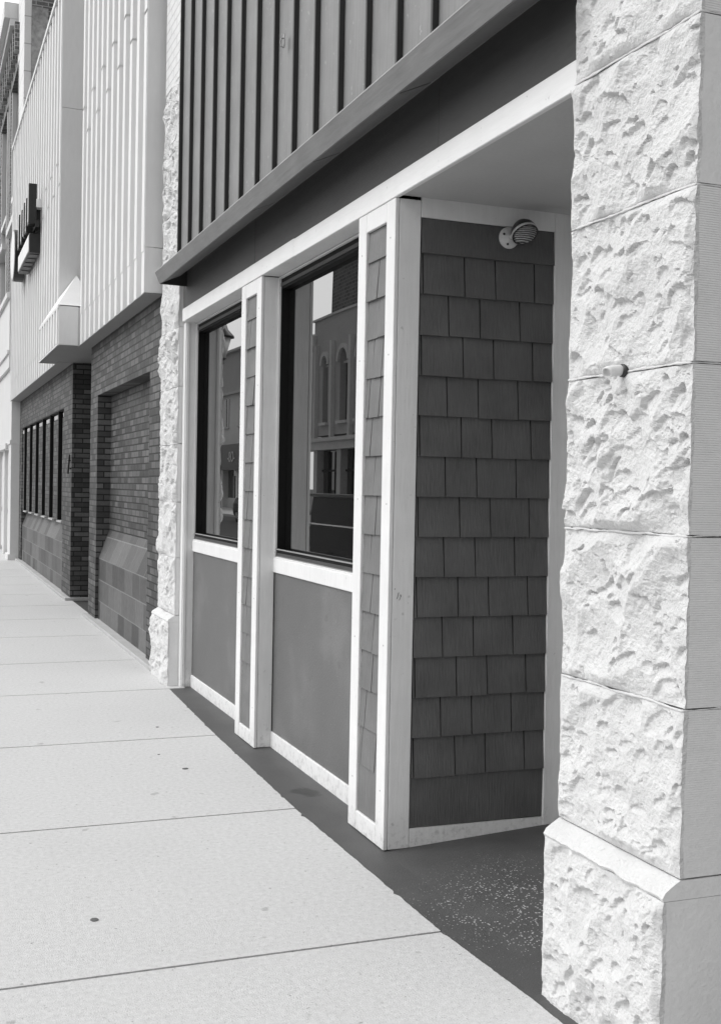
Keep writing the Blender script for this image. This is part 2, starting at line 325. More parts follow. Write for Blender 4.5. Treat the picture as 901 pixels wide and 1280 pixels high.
def pier(label, y0, y1, joints, base_top, xb, step, seed, amp, basex=1.88, arris=1.):
    t = thing('stone_pier', label, 'stone pier', (1.93, (y0+y1)/2, 0))
    rock_block('base_block', t, basex, y0, y1, -.02, base_top-.055, xb, seed, step, amp, arris=arris)
    # dressed sloping shoulder on top of the base
    bm = bmesh.new(); n = 60; rows = []
    prof = [(basex-.002, base_top-.054), (basex-.006, base_top-.046), (basex+.004, base_top-.030), (1.915, base_top-.010), (1.931, base_top-.001), (xb, base_top-.001)]
    for i in range(n+1):
        y = y0+(y1-y0)*i/n; k = noise.noise(Vector((y*14, seed, 0)))*.006+noise.noise(Vector((y*50, seed, 3)))*.002
        rows.append([bm.verts.new((x+(k if q < 3 else k*.4 if q < 5 else 0), y, z+(k*.7 if q < 4 else 0))) for q, (x, z) in enumerate(prof)])
    for a, b in zip(rows, rows[1:]):
        for q in range(len(prof)-1): bm.faces.new((a[q], a[q+1], b[q+1], b[q]))
    for r in (rows[0], rows[-1]):
        lowv = bm.verts.new((xb, r[0].co.y, base_top-.054)); bm.faces.new(r+[lowv]).material_index = 1
    obj('base_shoulder', bm, [stone, stone_s], t)
    for k, (a, b) in enumerate(zip(joints, joints[1:])):
        rock_block('stone_block', t, 1.93, y0, y1, a+.004, b-.0035, xb, seed+20+k, step, amp*(.85+.35*((k*37+seed) % 5)/4), dens=.65+.6*((k*53+seed) % 7)/6, arris=arris)
    # raised mortar bead in each joint, round the street face and the return
    for z in joints[1:]:
        bm = bmesh.new()
        path = [Vector((1.924, y1-.004, z)), Vector((1.926, y0-.0, z)), Vector((xb, y0-.0, z))]
        P = []
        for A, B in zip(path, path[1:]):
            m = 50
            for i in range(m): P.append(A.lerp(B, i/m))
        P.append(path[-1]); R = []
        for i, p in enumerate(P):
            s_ = i >= 50; nrm = Vector((0, -1, 0)) if i > 51 else Vector((-1, 0, 0)) if i < 49 else Vector((-.7, -.7, 0))
            kk = noise.noise(p*45)*.0022; zz = noise.noise(p*9)*.004+noise.noise(p*40)*.0015; r_ = .0027 if not s_ else .0018
            R.append([bm.verts.new(p+nrm*((r_+kk)*math.cos(q)*.55-.0005)+Vector((0, 0, zz+(r_+kk)*1.25*math.sin(q)))) for q in (-1.57, -.8, 0, .8, 1.57)])
        for a, b in zip(R, R[1:]):
            for q in range(4): bm.faces.new((a[q], a[q+1], b[q+1], b[q]))
        obj('mortar_bead', bm, bead, t, smooth=True)
    return t
np_ = pier('large white rock-faced stone pier nearest the viewer, pipe stub in one joint', 2.572, 3.20, [.56, 1.02, 1.487, 1.953, 2.427, 2.882, 3.36], .56, 2.75, .0038, 5, .030)
fp_ = pier('narrow-looking white rough stone pier between shop front and dark brick wall', 9.08, 9.76, [.56, 1.02, 1.46, 1.925, 2.38, 2.85, 3.3, 3.8, 4.3, 4.85], .56, 2.6, .0085, 60, .034)
# painted brick above the far pier
def pb(N, L, g, out, hgt, b): return brick_extra(1, 1, .80, .205, .0667*1.15, .008, .5, 1.)(N, L, g, out, hgt, b)
pbm = M('painted_brick_pier', .66, .05, 6, .6, .8, 90, extra=pb)
obj('brick_top', boxes([(1.93, 2.6, 9.08, 9.76, 4.853, 9)], .004), pbm, fp_)
# pipe stub
t = thing('pipe_stub', 'short white pipe elbow poking out of the near pier joint', 'pipe', (1.93, 2.93, 1.955))
bm = bmesh.new(); P = [Vector((1.94, 2.90, 1.957)), Vector((1.900, 2.902, 1.959)), Vector((1.880, 2.912, 1.957)), Vector((1.868, 2.93, 1.952)), Vector((1.860, 2.95, 1.947))]
ctl = [Vector((1.94, 2.893, 1.957)), Vector((1.905, 2.893, 1.959)), Vector((1.885, 2.893, 1.958)), Vector((1.866, 2.886, 1.947))]
prev = None
for q in range(17):
    u_ = q/16; c_ = [(1-u_)**3, 3*u_*(1-u_)**2, 3*u_*u_*(1-u_), u_**3]; d_ = [-3*(1-u_)**2, 3*(1-u_)**2-6*u_*(1-u_), 6*u_*(1-u_)-3*u_*u_, 3*u_*u_]
    p_ = sum((ctl[i]*c_[i] for i in range(4)), Vector()); t_ = sum((ctl[i]*d_[i] for i in range(4)), Vector()).normalized()
    a_ = Vector((0, 0, 1)).cross(t_).normalized(); b_ = t_.cross(a_); rr = .0160+(.0012 if q > 12 else 0)
    ring_ = [bm.verts.new(p_+(a_*math.cos(2*math.pi*i/24)+b_*math.sin(2*math.pi*i/24))*rr) for i in range(24)]
    if prev:
        for i in range(24): bm.faces.new((prev[i], prev[(i+1) % 24], ring_[(i+1) % 24], ring_[i]))
    prev = ring_
inn = [bm.verts.new(v.co.lerp(p_, .22)) for v in prev]; dp = [bm.verts.new(v.co-t_*.012) for v in inn]
for i in range(24):
    bm.faces.new((prev[i], prev[(i+1) % 24], inn[(i+1) % 24], inn[i])); bm.faces.new((inn[i], inn[(i+1) % 24], dp[(i+1) % 24], dp[i]))
bm.faces.new(dp)
obj('elbow', bm, pipem, t, True)
bm = bmesh.new(); tube(bm, (1.93, 2.886, 1.957), (1.916, 2.886, 1.957), .020, .019, 16); obj('wall_collar', bm, lampd, t, True)

# ------------------------------------------------------------------ shop front
SH = thing('shop_front', 'shop front with white trim, two dark windows and a recessed shingled doorway', 'shop front', (2.05, 6.0, 0))
# header, fascia, ceiling
obj('header_trim', boxes([(1.938, 1.9615, 3.203, 6.15, 2.873, 2.972), (1.9385, 1.9615, 6.152, 9.00, 2.875, 2.976)], .003), whiteh, SH)
obj('fascia_board', boxes([(1.962, 2.2, 3.203, 4.302, 2.974, 3.36), (1.963, 2.2, 4.305, 7.02, 2.975, 3.36), (1.962, 2.2, 7.023, 9.075, 2.978, 3.36)], .002), fasciam, SH)
obj('entry_ceiling', boxes([(1.9618, 3.2, 3.203, 4.69, 2.884, 2.9735)], 0), ceilm, SH)
for a_, b_ in ((5.153, 6.787), (7.253, 8.999)): obj('window_head_soffit', boxes([(1.962, 2.06, a_, b_, 2.876, 2.9)], 0), white, SH)
obj('lintel', boxes([(1.963, 2.2, 4.70, 9.0, 2.901, 2.972)], 0), fasciam, SH)
# upper siding: flat grey boards behind thin upright battens, near-black to paint in their shade
obj('siding_panel', boxes([(1.9185, 2.1, 3.203, 9.056, 3.27, 9.0)], 0), siding, SH)
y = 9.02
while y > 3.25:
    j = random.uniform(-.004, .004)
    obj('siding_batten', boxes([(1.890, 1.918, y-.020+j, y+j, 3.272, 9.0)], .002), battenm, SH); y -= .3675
# dark canopy rail: sloped board, soffit in lengths, near-black end sheet painting the shaded hollow
CY0 = 3.19
bm = bmesh.new(); prism(bm, [(1.713, 3.238), (1.716, 3.246), (1.735, 3.248), (1.765, 3.160), (1.750, 3.154)], 1, CY0, 8.98)
c_ = obj('canopy_board', bm, canopym, SH)
bm = bmesh.new(); prism(bm, [(1.730, 3.249), (1.893, 3.262), (1.9615, 3.29), (1.9615, 3.31), (1.893, 3.268), (1.730, 3.253)], 1, CY0, 8.975); obj('canopy_flashing', bm, canopym, SH)
for a, b in ((CY0, 4.24), (4.262, 5.30), (5.32, 6.385), (6.40, 8.96)):
    bm = bmesh.new(); prism(bm, [(1.766, 3.161), (1.905, 3.224), (1.905, 3.238), (1.766, 3.175)], 1, a, b); obj('canopy_soffit', bm, soffitm, SH)
bm = bmesh.new(); prism(bm, [(1.718, 3.24), (1.893, 3.262), (1.96, 3.30), (1.96, 3.15), (1.79, 3.152), (1.752, 3.154)], 1, 8.962, 8.98); obj('canopy_end_shade', bm, lampd, SH)

def shingle_rows(bm, axis, plane, a0, a1, z0, z1, seams_even, seams_odd, zs, th=.012, last=True):
    """individual shingles; axis 'y' = on a wall facing -X, axis 'x' = on a wall facing -Y"""
    for k, (za, zb) in enumerate(zip(zs, zs[1:])):
        se = [a0]+[s for s in (seams_even if k % 2 == 0 else seams_odd) if a0+.012 < s < a1-.012]+[a1]
        for u, v in zip(se, se[1:]):
            j = random.uniform(-.004, .003); lo = za+random.uniform(-.0018, .0015); hi = min(zb+.012, z1)
            g = .0032; t0 = th+j; t1 = .002
            if axis == 'x': pts = lambda q: [(plane-t0, lo), (plane-t1, hi), (plane+.004, hi), (plane+.004, lo)]
            A = []; Bv = []
            for s, arr in ((u+g, A), (v-g, Bv)):
                for (d, z) in ((-t0, lo), (-t1, hi), (.003, hi), (.003, lo)):
                    p = (plane+d, s, z) if axis == 'y' else (s, plane+d, z)
                    arr.append(bm.verts.new(p))
            bm.faces.new(A); bm.faces.new(Bv[::-1])
            for i in range(4): bm.faces.new((A[i], Bv[i], Bv[(i+1) % 4], A[(i+1) % 4]))
ZR = [.313+.1792*k for k in range(14)]+[2.80]
# pilasters
def pilaster(y0, y1, label, seed):
    random.seed(seed)
    p = obj('pilaster', boxes([(1.962, 2.13, y0+.002, y1-.002, .0, 2.872)], 0), blackf, SH, label=label)
    fr = boxes([(1.942, 1.961, y0-.0125, y0+.088, 0, 2.8725), (1.942, 1.961, y1-.100, y1, 0, 2.8725),
                (1.9425, 1.961, y0+.089, y1-.101, 0, .088), (1.9425, 1.961, y0+.089, y1-.101, 2.785, 2.8725)], .0025)
    obj('trim_frame', fr, white, p)
    if y0 > 5: obj('side_board', boxes([(1.9635, 2.052, y0-.0115, y0-.0005, 0.001, 2.872)], .002), white, p)
    obj('side_board', boxes([(1.963, 2.12, y1+.0005, y1+.012, 0.001, 2.872)], .002), white, p)
    bm = bmesh.new(); box(bm, 1.952, 1.961, y0+.089, y1-.101, .089, .318, .001)
    se = sorted(y0+.089+random.uniform(.05, .2) for _ in range(1)); A = y0+.089; B = y1-.101
    zs = ZR
    for k in range(len(zs)-1):
        n = random.choice([1, 1, 2]); cuts = sorted(A+(B-A)*q for q in ([random.uniform(.3, .7)] if n == 1 else [random.uniform(.12, .35), random.uniform(.6, .88)]))
        if k == len(zs)-2: cuts = []
        shingle_rows(bm, 'y', 1.961, A+.002, B-.002, 0, 2.783, cuts, cuts, [zs[k], zs[k+1]], .014)
    obj('shingle_panel', bm, shingle, p)
    return p
pilaster(4.706, 5.14, 'pilaster with narrow shingle infill at the doorway corner', 3)
pilaster(6.80, 7.24, 'pilaster with narrow shingle infill between the two windows', 4)
# bays: lower panel, sill band, window
def bay(y0, y1, lab):
    obj('lower_panel', boxes([(2.056, 2.11, y0+.001, y1-.001, .098, 1.075)], 0), panelm, SH, label='smooth grey panel under the %s window' % lab)
    obj('base_board', boxes([(2.046, 2.11, y0+.001, y1-.001, 0, .098)], .003), white, SH)
    obj('sill_band', boxes([(2.042, 2.115, y0+.001, y1-.001, 1.076, 1.163)], .004), white, SH)
    wd = obj('window', boxes([(2.062, 2.112, y0+.014, y1-.010, 1.168, 1.214), (2.066, 2.125, y0+.014, y0+.062, 1.214, 2.86), (2.066, 2.125, y1-.024, y1-.0125, 1.214, 2.86), (2.066, 2.125, y0+.062, y1-.024, 2.80, 2.86)], .0), blackf, SH, label='dark %s window pane in a black frame' % lab)
    obj('sash', boxes([(2.058, 2.0615, y0+.014, y1-.012, 1.169, 1.196)], .0008), frame_g, wd)
    obj('sash_lip', boxes([(2.052, 2.066, y0+.014, y1-.012, 1.2145, 1.221)], .0008), metal_s, wd)
    obj('sash_lip', boxes([(2.055, 2.0615, y0+.014, y1-.012, 1.1725, 1.177)], .0008), metal_s, wd)
    obj('sash', boxes([(2.060, 2.0655, y0+.02, y1-.012, 2.815, 2.835)], .0008), frame_g, wd)
    obj('window_casing', boxes([(2.050, 2.0655, y1-.0115, y1+.001, 1.164, 2.872), (2.050, 2.0655, y0+.013, y1-.012, 2.861, 2.8725), (2.046, 2.058, y0+.013, y1-.012, 1.1635, 1.172)], .001), white, wd)
    obj('pane', boxes([(2.108, 2.12, y0+.063, y1-.025, 1.215, 2.80)], 0), glass, wd)
bay(5.152, 6.788, 'nearer'); bay(7.252, 9.00, 'farther')
obj('end_casing', boxes([(1.966, 2.13, 9.001, 9.076, 0, 2.873), (1.975, 2.0, 8.993, 9.0005, 0, 2.873)], .003), white, SH, label='white casing board beside the far pier')
for (xf, yy_, zz_) in [(2.056, y_, z_) for y_ in (5.20, 6.74, 7.31, 8.94) for z_ in (.14, .58, 1.03)]+[(1.942, y_, z_) for y_ in (4.735, 5.095, 6.84, 7.19) for z_ in (.25, .9, 1.55, 2.2, 2.7)]:
    bm = bmesh.new(); lathe(bm, (xf+.001, yy_+random.uniform(-.01, .01), zz_+random.uniform(-.02, .02)), (-1, 0, 0), [(0, .0045), (.0016, .004)], 8); obj('screw', bm, gumm if xf > 2 else metal_s, SH)
# doorway side wall with shingles (faces the viewer)
SW = obj('entry_wall', boxes([(2.053, 3.05, 4.709, 4.80, 0, 2.97)], 0), blackf, SH)
obj('wall_trim', boxes([(1.9635, 2.066, 4.6945, 4.7085, 0, 2.8725)], .003), white, SW, label='corner board')
obj('wall_trim', boxes([(2.742, 2.86, 4.6925, 4.7085, .02, 2.90)], .003), white, SW)
obj('wall_trim', boxes([(2.067, 2.741, 4.6938, 4.7085, 2.800, 2.904), (2.163, 2.741, 4.694, 4.7085, 2.9045, 2.94)], .002), white, SW)
bm = bmesh.new(); prism(bm, [(2.067, -.0), (2.741, .045), (2.741, .083), (2.067, .086)], 1, 4.6938, 4.7085); obj('wall_trim', bm, white, SW)
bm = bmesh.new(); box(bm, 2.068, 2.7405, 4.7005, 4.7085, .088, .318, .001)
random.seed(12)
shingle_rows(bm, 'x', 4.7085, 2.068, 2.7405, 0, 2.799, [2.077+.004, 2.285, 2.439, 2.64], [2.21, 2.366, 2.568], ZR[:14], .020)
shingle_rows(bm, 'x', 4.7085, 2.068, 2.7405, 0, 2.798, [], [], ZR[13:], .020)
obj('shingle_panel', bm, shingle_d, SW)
# small gouges in the paint of the corner board
bm = bmesh.new()
for (x, z, l, a) in ((1.985, 1.128, .030, .25), (1.996, 1.118, .022, .35), (1.974, 1.158, .006, 0), (2.003, 1.128, .012, -.2)):
    prism(bm, [(x-.0016, z-l/2), (x+.0016, z-l/2+.002), (x+.002+a*l, z+l/2), (x-.001+a*l, z+l/2-.002)], 1, 4.6929, 4.6937)
obj('paint_gouge', bm, frame_g, SW)
# door at the back of the recess (behind the near pier)
DR = obj('door', boxes([(2.90, 2.95, 3.30, 4.60, .06, 2.15)], .003), doorm, SH)
obj('pane', boxes([(2.893, 2.899, 3.45, 4.45, .9, 2.0)], 0), glass, DR)
bm = bmesh.new(); tube(bm, (2.86, 4.50, .95), (2.86, 4.50, 1.25), .012); tube(bm, (2.86, 4.5, .97), (2.9, 4.5, .97), .008); tube(bm, (2.86, 4.5, 1.23), (2.9, 4.5, 1.23), .008); obj('handle', bm, chrome, DR)
obj('door_frame', boxes([(2.87, 2.96, 3.205, 3.295, .05, 2.25), (2.8705, 2.96, 4.605, 4.70, .05, 2.25), (2.871, 2.96, 3.205, 4.70, 2.252, 2.34), (2.88, 2.96, 3.205, 4.70, 2.342, 2.903)], .003), white, SH)
obj('back_wall', boxes([(2.97, 3.2, 2.3, 4.9, 0, 3.2)], 0), doorm, SH)
# building body behind
obj('building_wall', boxes([(2.75, 9, 2.572, 3.2, -.02, 8.99), (3.21, 9, 3.21, 9.05, 0, 8.98), (2.14, 3.2, 4.81, 9.05, 0, 2.96), (2.21, 3.2, 3.21, 9.05, 2.98, 8.97)], 0), fasciam, SH)
# wall above the near pier
obj('upper_wall', boxes([(1.93, 2.74, 2.572, 3.198, 3.365, 9.0)], .004), stone, SH)
# little hook on the siding
bm = bmesh.new(); 
P = [Vector((1.893, 6.24, 4.10)), Vector((1.875, 6.24, 4.095)), Vector((1.868, 6.235, 4.07)), Vector((1.872, 6.225, 4.045)), Vector((1.885, 6.22, 4.04)), Vector((1.888, 6.235, 4.06))]
for a, b in zip(P, P[1:]): tube(bm, a, b, .004, .004, 8)
box(bm, 1.889, 1.8925, 6.225, 6.255, 4.05, 4.12, 0)
tag(obj('wall_hook', bm, metal_s), 'small bent metal hook screwed to the dark board siding', 'hook')

# flood light on the entry wall
FL = thing('flood_light', 'small hooded flood light on a round white plate high on the shingled doorway wall', 'lamp', (2.463, 4.69, 2.73))
o = Vector((2.500, 4.6975, 2.748))
bm = bmesh.new(); lathe(bm, o, (0, -1, 0), [(0, .049), (.006, .049), (.012, .044), (.014, .02), (.02, .016)]); obj('wall_plate', bm, lampw, FL, True)
for a in (0.6, 2.7, 4.4):
    bm = bmesh.new(); tube(bm, o+Vector((math.cos(a)*.032, -.010, math.sin(a)*.032)), o+Vector((math.cos(a)*.032, -.016, math.sin(a)*.032)), .006, .005, 10); obj('screw', bm, lampd, FL)
bm = bmesh.new(); e1 = o+Vector((.018, -.055, .018)); tube(bm, o+Vector((0, -.012, 0)), e1, .010, .010); tube(bm, e1, e1+Vector((.03, -.03, .022)), .013, .02); obj('swivel_arm', bm, lampw, FL, True)
hc = Vector((2.530, 4.612, 2.770)); ax = Vector((.02, -.57, -.80)).normalized()
bm = bmesh.new(); lathe(bm, hc-ax*.045, ax, [(0, .018), (.008, .034), (.03, .052), (.055, .060), (.075, .060), (.076, .056), (.06, .054)]); obj('lamp_hood', bm, lampd, FL, True)
bm = bmesh.new(); lathe(bm, hc+ax*.018, ax, [(0, .055), (.010, .054), (.020, .045), (.027, .030), (.030, .01)], 40); lens = obj('lamp_lens', bm, None, FL, True) if False else None
bm.free()
def lens_extra(N, L, g, out, hgt, b):
    wv = N.new('ShaderNodeTexWave'); wv.bands_direction = 'Z'; wv.inputs['Scale'].default_value = 42; wv.inputs['Distortion'].default_value = 1.5; L.new(g.outputs['Position'], wv.inputs['Vector'])
    return math2(N, L, 'MULTIPLY', out, math2(N, L, 'MULTIPLY_ADD', wv.outputs['Fac'], 1.5, .15)), wv.outputs['Fac']
lensm = M('ribbed_lamp_glass', .40, .2, 60, .15, .9, 60, extra=lens_extra, spec=.8)
bm = bmesh.new(); lathe(bm, hc+ax*.018, ax, [(0, .055), (.010, .054), (.020, .045), (.027, .030), (.030, .01)], 40); obj('lamp_lens', bm, lensm, FL, True)
bm = bmesh.new(); lathe(bm, hc+ax*.014, ax, [(0, .0605), (.012, .0608), (.0125, .057), (0, .0565)], 40); obj('lens_rim', bm, lampw, FL, True)

# ------------------------------------------------------------------ metal-clad building with dark brick ground floor
MB = thing('metal_clad_building', 'building next door with dark brick ground floor and pale ribbed metal cladding above', 'building', (2.2, 17, 0))
def hole_wall(x0, x1, y0, y1, z0, z1, hy0, hy1, hz0, hz1):
    return boxes([(x0, x1, y0, hy0, z0, z1), (x0, x1, hy1, y1, z0, z1), (x0+.0, x1, hy0+.0005, hy1-.0005, hz1, z1)]+([(x0, x1, hy0+.0005, hy1-.0005, z0, hz0)] if hz0 > z0 else []), 0)
obj('brick_wall', hole_wall(1.95, 2.099, 9.765, 14.12, 0.03, 3.24, 10.38, 13.55, 0, 2.612), brick, MB, label='nearer dark brick wall with a bricked-up opening')
obj('brick_infill', boxes([(2.10, 2.35, 9.77, 14.12, 0, 3.24)], 0), brick, MB)
def slant(y0, y1, zt, zb, xi, xo, parent):
    bm = bmesh.new(); prism(bm, [(xi, zt), (xo, zb), (xo, .0), (xi+.2, .0), (xi+.2, zt-.01)], 1, y0, y1)
    return obj('glazed_apron', bm, tilem, parent)
slant(10.385, 13.545, 1.06, .74, 2.0995, 1.985, MB)
obj('brick_return', boxes([(2.101, 5.0, 14.0, 14.119, 0, 3.24)], 0), brick, MB)
# far brick wall
obj('brick_wall', hole_wall(1.97, 2.12, 16.03, 24.45, .03, 3.24, 17.0, 23.9, .0, 2.66), brick, MB, label='farther dark brick wall with six slot windows')
obj('brick_return', boxes([(2.121, 5, 16.03, 16.2, 0.03, 3.24)], 0), brick, MB)
slant(17.005, 23.895, 1.04, .74, 2.10, 1.99, MB)
obj('alcove_wall', boxes([(3.6, 3.8, 14.12, 16.03, 0, 3.24)], 0), brick, MB)
n = 6; p_ = (23.9-17.0)/n
random.seed(5)
for i in range(n+1):
    yc = 17.0+p_*i
    a, b = (max(17.005, yc-.34), min(23.895, yc+.30))
    obj('window_mullion', boxes([(1.99, 2.115, a, b, 1.041, 2.54)], 0), brick, MB)
    if i < n: obj('window_sill', boxes([(1.975, 2.09, yc+.28, yc+.84, 1.01, 1.036)], .003), conc_edge, MB)
for i in range(n):
    yc = 17.0+p_*i
    wdo = obj('slot_window', boxes([(2.07, 2.12, yc+.31, yc+.345, 1.05, 2.63), (1.986, 2.12, yc+.775, yc+.809, 1.045, 2.655)], 0), blackf, MB)
    obj('pane', boxes([(2.09, 2.1, yc+.346, yc+.774, 1.045, 2.65)], 0), glass2, wdo)
    for_ = None
for i in range(n+1):
    yc = 17.0+p_*i; bm = bmesh.new(); box(bm, 1.985, 2.11, max(17.01, yc-.25), min(23.89, yc+.2), 2.545, 2.61, .004); obj('lintel_bracket', bm, conc_edge, MB)
obj('foundation_ledge', boxes([(1.885, 2.3, 9.77, 14.16, -.01, .035), (1.90, 2.3, 16.0, 24.4, -.01, .04)], .006), conc_edge, MB)
obj('foundation_ledge', boxes([(2.301, 3.6, 16.02, 16.05, -.01, .045)], 0), conc_edge, MB)
# cladding: flat pans and standing box ribs, with lapped joints
def cladding(xf, y0, y1, z0, z1, laps, pitch, dep, name='ribbed_cladding', label=None):
    bm = bmesh.new(); zz = [z0]+laps+[z1]
    y = y0; k = 0
    while y < y1-.02:
        rib = pitch*.36; ye = min(y+pitch, y1)
        ll = [z0]+[q for q in laps if not (abs(q-5.62) < .1 and k % 2) and not (abs(q-5.97) < .1 and not k % 2)]+[z1]
        for a, b in zip(ll, ll[1:]):
            s = .0 if a == z0 else -.005
            # rib cross-section, tapering, its lower end lapped over the sheet below
            prism(bm, [(xf+dep, y+.0), (xf+s, y+.006), (xf+s, y+rib-.006), (xf+dep, y+rib)], 2, a+.004, b-.004) if False else None
            pts = [(xf+dep, y), (xf+s, y+.010), (xf+s, min(y+rib, y1)), (xf+dep, min(y+rib+.012, y1+.001))]
            A = [bm.verts.new((p[0], p[1], a+(0 if a == z0 else -.02))) for p in pts]; B = [bm.verts.new((p[0], p[1], b)) for p in pts]
            for i in range(3): bm.faces.new((A[i], A[i+1], B[i+1], B[i]))
            bm.faces.new(A); bm.faces.new(B[::-1])
        y += pitch; k += 1
    box(bm, xf+dep, xf+dep+.03, y0, y1, z0, z1, 0)
    return obj(name, bm, metal_w, MB, label=label)
cladding(1.79, 9.862, 14.13, 3.225, 9.6, [3.60, 5.62, 5.97], .358, .048, label='nearer pale ribbed metal cladding')
cladding(1.77, 16.06, 24.42, 3.225, 8.262, [3.60, 5.62, 5.97], .358, .048, label='farther pale ribbed metal cladding')
obj('end_panel', boxes([(1.7885, 2.3, 9.85, 9.861, 3.61, 9.6), (1.787, 2.3, 9.849, 9.861, 3.225, 3.605)], .0015), metal_p, MB)
obj('end_panel', boxes([(1.775, 3.6, 16.04, 16.058, 6.63, 8.258), (1.774, 3.6, 16.038, 16.058, 3.24, 6.625)], .0015), metal_p, MB)
obj('end_panel', boxes([(1.83, 3.6, 14.131, 14.14, 3.24, 9.6)], 0), metal_p, MB)
obj('cladding_cap', boxes([(1.745, 1.9, 16.03, 24.43, 8.263, 8.33)], .004), metal_w, MB)
obj('cladding_soffit', boxes([(1.792, 2.2, 9.862, 14.128, 3.218, 3.2245)], 0), metal_s, MB)
obj('cladding_soffit', boxes([(1.772, 2.2, 16.06, 24.42, 3.218, 3.2245)], 0), metal_s, MB)
obj('cladding_soffit', boxes([(1.562, 3.6, 14.131, 16.36, 3.222, 3.228)], 0), metal_s, MB)
# projecting box over the alcove
bm = bmesh.new(); box(bm, 1.56, 1.786, 14.10, 14.13, 3.23, 3.69, .003); box(bm, 1.57, 2.0, 14.131, 16.34, 3.229, 3.69, 0); obj('box_panel', bm, metal_p, MB)
bm = bmesh.new(); y = 14.14
while y < 16.2:
    box(bm, 1.545, 1.5695, y, y+.13, 3.24, 3.66, .003); y += .30
box(bm, 1.548, 1.5698, 14.10, 16.35, 3.661, 3.70, .003); box(bm, 1.548, 1.5698, 14.10, 16.35, 3.222, 3.239, .001)
obj('box_ribs', bm, metal_w, MB)
bm = bmesh.new(); V = [bm.verts.new(p) for p in ((1.55, 14.1, 3.701), (2.0, 14.1, 3.701), (2.0, 16.03, 4.40), (1.79, 16.03, 4.10), (1.55, 16.35, 3.701), (2.0, 16.03, 3.701))]
for q in ((0, 1, 2, 3), (0, 3, 4), (1, 5, 2), (3, 2, 5, 4), (0, 4, 5, 1)): bm.faces.new([V[i] for i in q])
obj('box_top', bm, metal_w, MB)
obj('building_body', boxes([(2.36, 9, 9.78, 13.99, 0, 3.2), (2.32, 9, 9.87, 14.1, 3.25, 9.5), (3.81, 9, 14.15, 24.4, 0, 3.2), (2.13, 3.59, 16.21, 24.4, 0, 3.2), (1.91, 9, 16.07, 24.41, 3.25, 8.25)], 0), metal_s, MB)
# narrow bracket fixture on far brick corner
bm = bmesh.new(); box(bm, 1.952, 1.9695, 16.06, 16.16, 1.78, 1.80, 0); tube(bm, (1.95, 16.1, 1.98), (1.935, 16.14, 1.72), .012, .012, 8); tube(bm, (1.96, 16.12, 1.9), (1.93, 16.1, 1.9), .012, .012, 8)
tag(obj('wall_bracket', bm, signb), 'small dark iron bracket on the corner of the dark brick wall', 'bracket')

# sign on the far cladding
SG = thing('wall_sign', 'black channel-letter sign seen almost edge-on, mounted on the pale ribbed cladding', 'sign', (1.76, 19.7, 5.1))
def bar(y0, y1, z0, z1): 
    h_ = z1-z0; k_ = int(y0*10) % 3
    pcs = [(1.57, 1.69, y0, y0+.10, z0, z1), (1.57, 1.69, y0+.101, y1, z0+(.0 if k_ else h_*.62), z0+(h_*.18 if k_ else h_*.8))]
    if k_ == 1: pcs.append((1.57, 1.69, y0+.101, y1-.04, z0+h_*.42, z0+h_*.58))
    l = obj('sign_letter', boxes(pcs, .004), signb, SG)
    obj('letter_face', boxes([(1.56, 1.5695, y0+.015, y0+.085, z0+.02, z1-.02)], .002), signw, l)
for (y0, w_, z0, z1) in ((18.42, .26, 5.55, 6.16), (18.85, .24, 5.5, 6.03), (19.27, .24, 5.5, 6.05), (19.7, .24, 5.5, 6.03), (20.2, .26, 5.5, 6.06)): bar(y0, y0+w_, z0, z1)
obj('sign_rail', boxes([(1.67, 1.73, 18.4, 21.0, 5.50, 5.60)], .003), signb, SG)
for y_ in (18.62, 19.6, 20.6): obj('sign_bracket', boxes([(1.70, 1.769, y_, y_+.07, 5.44, 5.9)], 0), signb, SG)
cab = obj('sign_cabinet', boxes([(1.60, 1.765, 18.58, 20.6, 5.14, 5.44)], .006), signb, SG)
obj('cabinet_face', boxes([(1.59, 1.5995, 18.62, 20.56, 5.165, 5.415)], .002), signw, cab)
for i in range(5): obj('cabinet_vent', boxes([(1.62, 1.75, 18.7+.38*i, 18.9+.38*i, 5.13, 5.1395)], 0), frame_g, cab)
d_ = bmesh.new(); lathe(d_, (1.74, 21.35, 5.58), (-1, 0, 0), [(0, .45), (.17, .45)], 36); dsk = obj('sign_letter', d_, signb, SG)
d_ = bmesh.new(); lathe(d_, (1.567, 21.35, 5.58), (-1, 0, 0), [(0, .42), (.012, .42)], 36); obj('letter_face', d_, signw, dsk)
bx = boxes([(1.68, 1.769, 18.40, 18.56, 5.80, 5.93)], .004); tube(bx, (1.69, 18.48, 5.86), (1.655, 18.48, 5.86), .02, .02, 12)
obj('junction_box', bx, signw, SG)

# ------------------------------------------------------------------ building beyond (old brick with pale pilasters)
OB = thing('old_brick_building', 'old tall building beyond the metal cladding, worn brick upstairs over a pale shopfront', 'building', (2.5, 30, 0))
obj('side_wall', boxes([(2.10, 9, 24.46, 24.7, 3, 16)], 0), far_brick, OB, label='rough worn brick side wall above the metal cladding')
bm = boxes([(1.955, 2.099, 24.46, 25.6, 5.0, 16), (1.975, 2.2, 25.602, 26.25, 10.6, 16)], .006); obj('corner_pilaster', bm, pale, OB)
obj('corner_quoin', boxes([(2.1005, 2.42, 24.43, 24.459, 9.9, 11.2), (2.1005, 2.30, 24.435, 24.459, 9.0, 9.9)], .0), rough_far, OB)
ob = [(1.98, 2.4, 25.61, 46, 10.6, 11.9), (1.98, 2.4, 25.61, 46, 4.95, 5.6)]
yy = 25.6
for i in range(6):
    ob.append((1.98, 2.4, yy+2.62, yy+3.4, 5.6, 10.6)); yy += 3.4
ob.append((1.981, 2.4, 25.61, 26.2, 5.6, 10.6))
obj('front_wall', boxes(ob, 0), far_brick, OB)
